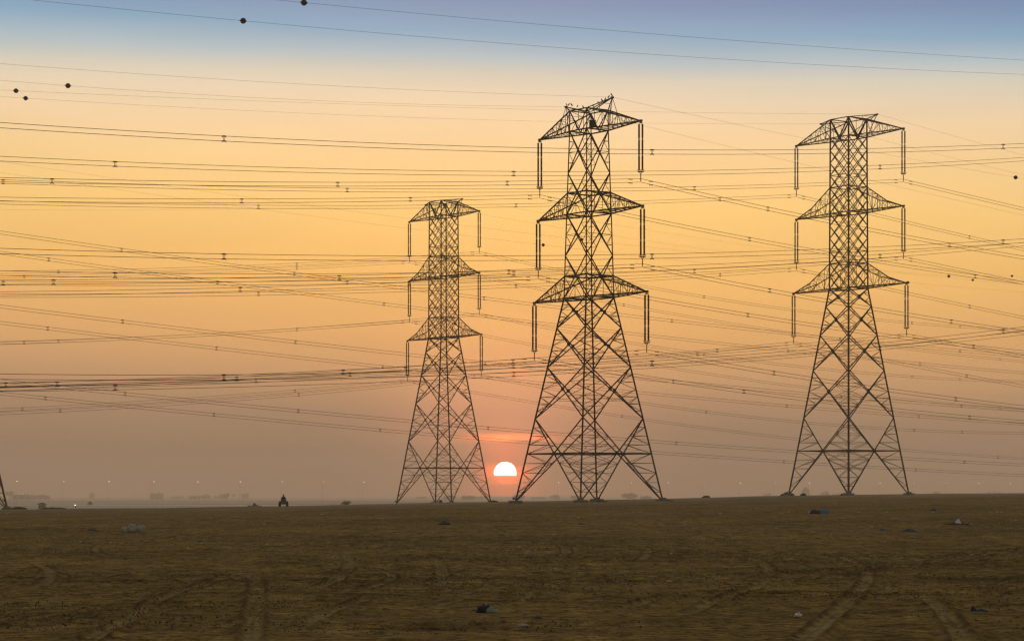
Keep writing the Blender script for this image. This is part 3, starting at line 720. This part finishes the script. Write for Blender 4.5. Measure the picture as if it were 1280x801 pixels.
# hut near the edge of the plain
y = 760; x = (52.6-640)/F*y; z0 = gz(x, y)
hut = thing('hut', (x, y, z0), 'small plain hut with a dark overhanging roof near the left edge', 'hut')
MB().box((0, 0, 1.1), (2.0, 2.0, 2.2)).build('wall', M['wall'], hut); MB().box((0, 0, 2.36), (2.6, 2.6, .22)).box((0, 0, 2.58), (1.5, 1.5, .22)).build('roof', M['roof'], hut)
MB().box((.45, -1.02, .95), (.6, .06, 1.7)).build('door', M['roof'], hut); MB().box((-.5, -1.02, 1.4), (.5, .06, .5)).build('window', M['glass'], hut)
# ------------------------------------------------------------------ vehicles
def loft(sec):       # cross-section list (x, [(y,z)...]) -> closed hull
    m = MB(); n = len(sec[0][1]); vs = [(x, a, b) for x, pr in sec for a, b in pr]; fs = []
    for i in range(len(sec)-1):
        for k in range(n): fs.append((i*n+k, i*n+(k+1) % n, (i+1)*n+(k+1) % n, (i+1)*n+k))
    fs += [tuple(range(n))[::-1], tuple((len(sec)-1)*n+k for k in range(n))]; m.add(vs, fs); return m
def prof(w, z0, z1, zt=None, wt=None):
    h = [(-w, z0), (-w*1.02, (z0+z1)/2), (-w*.96, z1)]+([(-wt, zt)] if zt else [])
    return h+[(-a, b) for a, b in h[::-1]]
def wheel(root, x, y, r=.36, w=.24, name='wheel'):
    tr = MB().tube([(x, y-w/2, r), (x, y-w/2+.03, r), (x, y+w/2-.03, r), (x, y+w/2, r)], [r*.9, r, r, r*.9], 14).build(name, M['rubber'], root)
    MB().tube([(x, y-w/2-.012, r), (x, y+w/2+.012, r)], r*.55, 10).build('rim', M['pole'], tr)
def car(loc, rz, label, kind, body='carpaint', lights=0, cat='car'):
    r = thing('pickup_truck' if kind == 'pickup' else 'car', loc, label, cat, 'vehicles out on the plain', rz)
    b = loft([(-2.3, prof(.78, .5, .85)), (-2.25, prof(.86, .38, 1.0)), (.9, prof(.9, .36, 1.02)), (1.9, prof(.86, .38, .95)), (2.3, prof(.74, .42, .8))]).build('body', M[body], r)
    x0, x1 = (-.55, .95) if kind == 'pickup' else (-2.1, .95)
    loft([(x0, prof(.8, 1.0, 1.05, 1.1, .78)), (x0+.12, prof(.8, 1.0, 1.3, 1.72, .66)), (x1-.75, prof(.8, 1.0, 1.3, 1.74, .66)), (x1, prof(.8, .98, 1.02, 1.04, .78))]).build('cab', M['glass'], r)
    MB().box(((x0+x1-.75)/2+.05, 0, 1.75), (x1-x0-.85, 1.3, .05)).build('roof', M[body], r)
    for sx in (-1.45, 1.4):
        for sy in (-.8, .8): wheel(r, sx, sy)
    for s in (-.6, .6):
        MB().box((2.2, s, .72), (.2, .34, .18)).build('headlight', M['beam'] if lights else M['fitting'], r)
    return r
y = 800; x = (318.5-640)/F*y; car((x, y, gz(x, y)+.7), 0, 'dusty pickup truck with its low bed to the left, beside the quad rider', 'pickup')
y = 1240; x = (112.5-640)/F*y; car((x, y, gz(x, y)+.5), -1.2, 'dark off road car with a roof rack near the left edge', 'suv')
y = 4400
for px, lab in ((110.3, 'car driving on the plain with bright headlights on, the left one of two'), (133.5, 'car driving on the plain with dim headlights on, the right one of two')):
    x = (px-640)/F*y; car((x, y, gz(x, y)+.6), -1.35, lab, 'suv', lights=1)
# motorcycle with its lamp lit
y = 900; x = (94.2-640)/F*y; mb_ = thing('motorcycle', (x, y, gz(x, y)+.55), 'tiny motorcycle with its headlight on, between the hut and the off road car', 'motorcycle', rz=-1.5)
for sx in (-.65, .7): wheel(mb_, sx, 0, .32, .14)
MB().tube([(-.6, 0, .75), (-.2, 0, .8), (.2, 0, .9), (.55, 0, .95)], [.08, .16, .17, .08], 8).build('body', M['carpaint'], mb_, True)
MB().tube([(.7, 0, .32), (.5, 0, 1.05)], .05, 6).tube([(.45, -.35, 1.1), (.5, 0, 1.08), (.45, .35, 1.1)], .03, 6).build('fork', M['pole'], mb_)
MB().blob((.68, 0, .95), (.1, .12, .12), 3, 0, 8, 6).build('headlight', M['headlamp'], mb_, True)
# quad bike and people
def person(loc, rz, label, J, E, R, root=0, cat='person'):
    r = thing('person', loc, label, cat, None, rz)
    me = bpy.data.meshes.new('body'); me.from_pydata(J, E, []); me.materials.append(M['cloth'])
    b = bpy.data.objects.new('body', me); COL.objects.link(b); b.parent = r
    b.modifiers.new('skin', 'SKIN').use_smooth_shade = True
    for i, v in enumerate(me.skin_vertices[0].data): v.radius = (R[i], R[i]); v.use_root = (i == root)
    ss_ = b.modifiers.new('sub', 'SUBSURF'); ss_.levels = 1; ss_.render_levels = 1
    return r
def rider(loc, rz, label, seat=.78):
    # faces +x; seated astride, hands on the bars, feet on the rests
    J = [(-.1, 0, seat+.08), (-.06, 0, seat+.3), (0, 0, seat+.5), (.04, 0, seat+.6), (.07, 0, seat+.69), (.08, 0, seat+.82)]
    E = [(0,1),(1,2),(2,3),(3,4),(4,5)]; R = [.22, .24, .26, .1, .12, .1]
    def add(ps, rs, start):
        k = start
        for p, q in zip(ps, rs): J.append(p); R.append(q); E.append((k, len(J)-1)); k = len(J)-1
        return k
    for s in (-1, 1):
        add([(.05, s*.14, seat+.03), (.38, s*.3, seat+.02), (.3, s*.34, .42), (.28, s*.34, .34), (.42, s*.35, .31)], [.15, .12, .09, .06, .05], 0)
        w = add([(0, s*.19, seat+.5), (.1, s*.34, seat+.25), (.4, s*.33, seat+.2), (.47, s*.33, seat+.19)], [.11, .085, .065, .05], 2)
        for k in range(4): add([(.52, s*(.30+.022*k), seat+.2), (.56, s*(.30+.022*k), seat+.17), (.54, s*(.30+.022*k), seat+.15)], [.011, .01, .009], w)
        add([(.49, s*.28, seat+.17), (.52, s*.27, seat+.15)], [.012, .01], w)
    r = person(loc, rz, label, J, E, R)
    MB().blob((.08, 0, seat+.84), (.135, .125, .145), 2, 0, 12, 9).build('helmet', M['black'], r, True)
    MB().blob((.15, 0, seat+.81), (.06, .08, .07), 2, 0, 10, 7).build('face', M['skin'], r, True)
    return r
def quad(loc, rz, label):
    r = thing('quad_bike', loc, label, 'quad bike', None, rz)
    for sx in (-.55, .6):
        for sy in (-.56, .56): wheel(r, sx, sy, .33, .32)
    MB().tube([(-.75, 0, .6), (-.4, 0, .72), (0, 0, .66), (.3, 0, .78), (.65, 0, .68), (.85, 0, .5)], [.2, .3, .3, .32, .3, .14], 12).build('body', M['carpaint'], r, True)
    for sx in (-.55, .6):
        for sy in (-.5, .5): MB().tube([(sx-.38, sy, .5), (sx-.22, sy, .66), (sx+.22, sy, .66), (sx+.38, sy, .5)], [.14, .2, .2, .14], 8).build('mudguard', M['carpaint'], r, True)
    MB().box((.82, 0, .56), (.14, .8, .34)).box((-.8, 0, .56), (.12, .8, .3)).build('fairing', M['carpaint'], r)
    MB().box((-.2, 0, .8), (.7, .28, .12)).build('seat', M['black'], r)
    MB().tube([(.33, -.42, 1.0), (.4, -.15, .98), (.4, .15, .98), (.33, .42, 1.0)], .03, 6).bar((.4, 0, .98), (.5, 0, .7), .06).build('handlebar', M['pole'], r)
    MB().box((-.75, 0, .74), (.4, .7, .04)).build('rack', M['pole'], r); MB().box((.8, 0, .72), (.3, .6, .04)).build('rack', M['pole'], r)
    for s in (-.2, .2): MB().box((.86, s, .62), (.1, .14, .1)).build('headlight', M['fitting'], r)
    for sx in (-.55, .6): MB().bar((sx, -.46, .3), (sx, .46, .3), .07).build('axle', M['pole'], r)
    return r
y = 335; x = (354.3-640)/F*y; qz = gz(x, y)+.06
quad((x, y, qz), -1.45, 'dark quad bike carrying a rider on the edge of the plain').scale = (.9, .9, .9)
rider((x, y, qz+.1), -1.45, 'person in dark clothes and helmet riding the quad bike').scale = (.9, .9, .9)
# ------------------------------------------------------------------ rubble, mounds, trees
def mound(px, py, w, h, label, seed, y=None, cat='mound', name='earth_mound'):
    if y is None: x, y, z = G(px, py)
    else: x = (px-640)/F*y; z = gz(x, y)
    o = MB(); R = random.Random(seed)
    o.blob((0, 0, -.05), (w/2, w*.4, h), seed, .22, 16, 8, -.2)
    for k in range(5): o.blob((R.uniform(-.4, .4)*w, R.uniform(-.3, .3)*w, h*R.uniform(.1, .4)), (w*.12, w*.1, h*.45), seed+k, .4, 7, 5)
    ob = o.build(name, M['rubble'], None, True, (x, y, z)); tag(ob, label, cat, 'low heaps of earth and rubble'); return ob
mound(984, 0, 2.2, .6, 'low rubble heap left of the left foot of the right pylon', 3, y=414)
mound(1004, 0, 1.1, .45, 'small rubble heap right of the left foot of the right pylon', 4, y=412)
mound(1056, 0, 1.4, .4, 'rubble heap at the near foot of the right pylon', 5, y=404)
mound(22, 0, 3.2, .42, 'flat dark earth mound beside the leg at the left edge', 6, y=372)
mound(550.5, 0, .75, .65, 'dark round boulder between the feet of the left pylon', 8, y=480, cat='boulder', name='boulder')
mound(421, 0, 14, 1.0, 'long low earth bank right of the quad rider', 9, y=620)
mound(752, 0, 1.6, .2, 'small earth heap right of the near foot of the middle pylon', 10, y=322)
mound(617, 0, 1.6, .28, 'small dark earth heap on the skyline under the sun', 11, y=390)
mound(835, 0, 1.8, .15, 'low earth heap at the right foot of the middle pylon', 12, y=330)
mound(883, 0, 1.6, .4, 'low earth heap on the skyline between the middle and right pylons', 13, y=440)
mound(68, 0, 4.0, .3, 'low earth ridge just right of the hut', 14, y=372)
def leafy(px, pyt, y, label, w, seed, name='tree'):
    if y > 1000: y *= 1.5; w *= 1.5
    x = (px-640)/F*y; z0 = gz(x, y); H_ = max(1.2, CZ+(HOR-pyt)/F*y-z0); R = random.Random(seed)
    r = thing(name, (x, y, z0), label, 'tree' if name == 'tree' else 'bush', 'faint trees and bushes along the plain')
    tk = MB().tube([(0, 0, -.2), (.05*w, 0, H_*.3), (0, .03*w, H_*.6)], [w*.05, w*.035, w*.02], 6)
    for k in range(4): a = R.uniform(0, 6.3); tk.tube([(0, 0, H_*.3), (math.cos(a)*w*.25, math.sin(a)*w*.25, H_*.7)], [w*.025, w*.01], 5)
    tk.build('trunk', M['bark'], r)
    c_ = MB()
    cl = [(R.gauss(0, .24)*w, R.gauss(0, .24)*w, H_*R.uniform(.35, .9), w*R.uniform(.12, .22)) for _ in range(12)]
    for (a, b, c__, rr) in cl:
        for k in range(45):
            d = Vector((R.gauss(0, 1), R.gauss(0, 1), R.gauss(0, .8))).normalized()*rr*R.uniform(.4, 1); p = Vector((a, b, min(c__, H_-rr*.6)))+d
            n = Vector((R.gauss(0, 1), R.gauss(0, 1), R.gauss(0, 1))).normalized(); q = n.orthogonal().normalized(); s = w*.035
            c_.add([p+q*s, p+n.cross(q)*s, p-q*s, p-n.cross(q)*s], [(0, 1, 2, 3)])
    c_.build('crown', M['leaf'], r)
leafy(432, 625.5, 640, 'small wind bent tree on the earth bank right of the quad rider', 3.2, 1)
leafy(12, 612, 2300, 'faint tree beside the leg at the left edge', 9, 2)
leafy(650, 618.5, 2300, 'faint tree just left of the left foot of the middle pylon', 12, 3)
leafy(785, 616.5, 2200, 'round faint tree between the near and right feet of the middle pylon', 16, 4)
leafy(806, 620.5, 2300, 'low faint tree near the right foot of the middle pylon', 14, 5)
leafy(721, 619.5, 2400, 'faint tree behind the near foot of the middle pylon', 13, 6)
leafy(1033, 613.5, 2400, 'faint tree just left of the near foot of the right pylon', 12, 7)
leafy(1046, 616, 2400, 'low faint bush beside the near foot of the right pylon', 9, 8, 'bush')
leafy(563, 620, 2400, 'faint tree seen behind the near feet of the left pylon', 14, 9)
leafy(283, 616.5, 2500, 'faint tree between the far buildings left of the pickup truck', 12, 10)
leafy(243, 619, 2500, 'faint low tree right of the low building', 11, 11)
leafy(582, 620, 2500, 'faint tree near the right foot of the left pylon', 15, 12)
leafy(960, 616, 2500, 'faint tree on the skyline left of the right pylon', 10, 14)
leafy(1243, 613.5, 2500, 'faint tree on the skyline near the right edge', 12, 15)
leafy(1170, 614, 2500, 'faint tree on the skyline right of the right pylon', 12, 16)
# ------------------------------------------------------------------ litter
def bag(px, py, w, h, material, label, group, seed, knot=True, wp=None, name='rubbish_bag', cat='rubbish bag'):
    x, y, z = G(px, py) if wp is None else wp
    r = thing(name, (x, y, z), label, cat, group); R = random.Random(seed)
    m = MB(); m.blob((0, 0, h*.36), (w/2, w*.42, h*.5), seed, .16, 18, 11, -.72)
    m.build('bag_body', material, r, True)
    if knot:
        k = MB().tube([(0, 0, h*.75), (.01, 0, h*.9), (.03, 0, h*.98)], [w*.12, w*.05, w*.06], 8)
        for a in (0.4, 2.2, 4.0): k.tube([(.03, 0, h*.96), (.03+w*.16*math.cos(a), w*.16*math.sin(a), h*1.12)], [w*.035, w*.07], 6)
        k.build('knotted_neck', M['rag'], r, True)
    return r
g1 = 'tied rubbish bags dumped at the left'
b0x, b0y, b0z = G(166, 665.5); k1 = b0y/F
for px, w, h, sd, lab in ((156, 9, 6.5, 1, 'slumped grey green rubbish bag, leftmost of three at the left'), (165.5, 11, 10, 2, 'tallest grey green rubbish bag with a pale knot, middle of three'), (176, 11, 9, 3, 'round grey green rubbish bag, rightmost of three at the left')):
    bag(0, 0, w*k1*1.05, h*k1*1.3, M['bagskin'], lab, g1, sd, sd != 1, ((px-640)*k1, b0y+(sd-2)*.05, b0z))
x, y, z = G(1024, 641.5); k = y/F
r = thing('rubbish_heap', ((1018-640)*k, y, z-.02), 'long dark rubbish heap with a blue bag at its end, near the skyline at right', 'rubbish heap')
MB().blob((0, 0, .2*k*3), (6*k, 4*k, 4.2*k), 5, .2, 14, 8, -.3).blob((6*k, .1, 0), (5*k, 3*k, 3.6*k), 7, .2, 12, 7, -.3).build('dark_sacks', M['black'], r, True)
MB().blob((12*k, 0, .05), (6*k, 4*k, 5*k), 8, .15, 14, 8, -.2).build('blue_bag', M['blue'], r, True)
MB().blob((-6.5*k, -.1, .1), (.9*k, 1.2*k, 2.5*k), 8, .2, 8, 6, -.2).build('pale_scrap', M['white'], r, True)
x, y, z = G(608, 765); k = y/F
r = thing('rubbish_heap', (x, y, z), 'black torn bag of rubbish in the middle foreground', 'rubbish heap')
MB().blob((-3*k, 0, 2*k), (8*k, 7*k, 8*k), 21, .28, 16, 9, -.3).blob((-10*k, .02, 0), (4*k, 4*k, 3*k), 22, .3, 12, 7, -.2).build('torn_bag', M['black'], r, True)
MB().blob((4*k, -.05, k), (5*k, 5*k, 6*k), 23, .3, 14, 8, -.2).build('grey_contents', M['teal'], r, True)
MB().blob((10*k, 0, 0), (5*k, 4*k, 4*k), 24, .35, 12, 8, -.2).blob((0, 0, 8*k), (2*k, 2*k, 2.2*k), 25, .3, 8, 6).build('pale_contents', M['rag'], r, True)
x, y, z = G(1224, 764); k = y/F
r = thing('rubbish_heap', ((1216-640)*k, y, z), 'flat black sheet of plastic with a raised hump in the right foreground', 'rubbish heap')
MB().blob((0, 0, 0), (4.5*k, 5*k, 7*k), 31, .15, 14, 8, -.1).build('hump', M['black'], r, True); MB().blob((10*k, 0, 0), (9*k, 6*k, 3.2*k), 32, .15, 16, 7, -.1).build('flat_sheet', M['black'], r, True)
def flat_lump(px, py, wpx, hpx, material, label, seed, name='rubbish_scrap', cat='scrap', amp=.3):
    x, y, z = G(px, py); k = y/F; o = MB().blob((0, 0, 0), (wpx/2*k, wpx/2*k, hpx*k), seed, amp, 14, 7, -.1)
    R = random.Random(seed); o.blob((R.uniform(-.2, .2)*wpx*k, 0, 0), (wpx*.2*k, wpx*.2*k, hpx*1.25*k), seed+9, amp, 9, 6, -.1)
    ob = o.build(name, material, None, True, (x, y, z)); tag(ob, label, cat, 'odd pieces of rubbish on the dirt')
flat_lump(1136.5, 664, 19, 2.6, M['black'], 'flat black scrap of plastic right of the small turquoise rag', 41)
flat_lump(1167, 638, 9, 2.2, M['black'], 'small black scrap close to the skyline at right', 42)
flat_lump(1104, 662, 9, 2.4, M['turq'], 'small turquoise rag lying on the dirt at right', 43)
flat_lump(556, 655.5, 17, 3.6, M['black'], 'dark broken scrap heap in the middle distance below the left pylon', 44)
flat_lump(727, 655.5, 10, 1.6, M['black'], 'thin dark scrap below the middle pylon', 45)
flat_lump(997, 770, 11, 4, M['white'], 'white crumpled cup in the right foreground', 46)
flat_lump(666, 748.5, 6, 2, M['black'], 'small black lump right of the torn black bag', 47)
flat_lump(115, 662, 12, 1.8, M['black'], 'thin dark scrap left of the three rubbish bags', 48)
flat_lump(836, 727, 8, 2.2, M['rag'], 'pale brown crumpled scrap in the middle foreground', 49)
flat_lump(652, 782, 17, 3, M['rag'], 'long pale brown twisted rag near the bottom edge', 50)
flat_lump(672, 772, 12, 2, M['black'], 'flat dark scrap right of the torn black bag', 51)
x, y, z = G(1197, 655.5); k = y/F
r = thing('rubbish_heap', (x, y, z), 'spread rubbish heap topped by a peaked white sheet at right', 'rubbish heap')
MB().blob((0, 0, 0), (14*k, 8*k, 2.2*k), 51, .35, 18, 7, -.1).build('dark_base', M['rubble'], r, True)
MB().add([(-4*k, -.2, k), (4*k, -.3, k), (5*k, .4, k), (-3*k, .5, k), (1.5*k, 0, 8*k), (-2*k, 0, 5*k)], [(0,1,4),(1,2,4),(2,3,4),(3,5,4),(3,0,5),(0,4,5)]).build('white_sheet', M['white'], r)
MB().blob((10*k, -.2, k), (2.6*k, 2*k, 1.8*k), 53, .3, 9, 6).blob((15*k, -.3, 0), (3.5*k, 2*k, 1.3*k), 54, .3, 9, 6).build('pale_scraps', M['rag'], r, True)
# small scraps of white litter, each its own object, four shapes shared
shapes = []
known = [(8,642),(74,643),(100,677),(135,686),(222,686),(235,685),(268,679),(56,674),(215,673),(246,672),(313,700),(318,669),(334,681),(345,681),(351,681),(404,643),(402,643),(437,643),(482,641),(488,674),(505,674),(525,689),(593,671),(614,674),(660,689),(662,690),(270,660),(330,655),(502,668),(648,776),(658,691),(798,667),(839,692),(970,660),(896,671),(1100,657),(1090,658),(1188,643),(1205,642),(1238,637),(1246,630),(1252,625),(1108,626),(1166,625),(978,642),(986,641),(975,641),(989,769),(1245,770),(836,681),(723,647),(856,655),(650,657),(661,669),(800,640),(900,642),(930,644),(1062,648),(1135,646),(1270,650),(1262,642)]
Rr = random.Random(5)
extra = [(Rr.uniform(0, 1280), 634+Rr.random()**1.6*70) for _ in range(70)]
for i, (px, py) in enumerate(known+extra):
    big = i < len(known); x, y, z = G(px, max(py, 640)); k = y/F
    if y > 600: continue
    if i < 4:
        o = MB().blob((0, 0, .25), (1, .8, .45), 60+i, .45, 7, 5).build('litter_scrap', M['white'], None, True); shapes.append(o)
        tag(o, 'x', 'litter', 'small pale scraps of litter strewn over the dirt')
    else: o = shapes[i % 4].copy(); COL.objects.link(o)
    s = (Rr.uniform(.8, 1.6) if big else Rr.uniform(.35, .85))*k*1.25
    o.location = (x, y, z); o.rotation_euler.z = Rr.uniform(0, 6); o.scale = (s*Rr.uniform(.9, 1.8), s, s*.8)
    o['label'] = 'small pale scrap of litter lying on the brown dirt'
# clods and stones nobody could count
cl = MB()
for i in range(42000):
    iy = Rr.uniform(1/44., 1/230.); y = 1/iy; x = Rr.uniform(-.25, .25)*y; s = Rr.choice((.005, .006, .009, .015))*Rr.uniform(.7, 1.4)*(1+y/150)
    if vnoise(np.array([x/6.0]), np.array([y/9.0]))[0] < Rr.uniform(-.25, .45): continue
    z = gz(x, y)+float(vnoise(np.array([x/7.3]), np.array([y/7.3]))[0]*.09)+(float(vnoise(np.array([x/23+5]), np.array([y/31]))[0]*.22)*float(ss((y-60)/80)) if y > 60 else 0)
    a = Rr.uniform(0, 6.3); ca, sa = math.cos(a), math.sin(a)
    cl.add([(x+s*ca, y+s*sa, z), (x-s*.8*sa, y+s*.8*ca, z), (x-s*ca, y-s*sa, z), (x+s*.9*sa, y-s*.9*ca, z), (x, y, z+s*Rr.uniform(.7, 1.2)), (x+.1*s, y, z-s)], [(0,1,4),(1,2,4),(2,3,4),(3,0,4),(1,0,5),(2,1,5),(3,2,5),(0,3,5)])
tag(cl.build('clods', M['rubble'], None, False), 'loose clods and stones strewn over the dirt', 'stones', kind='stuff')
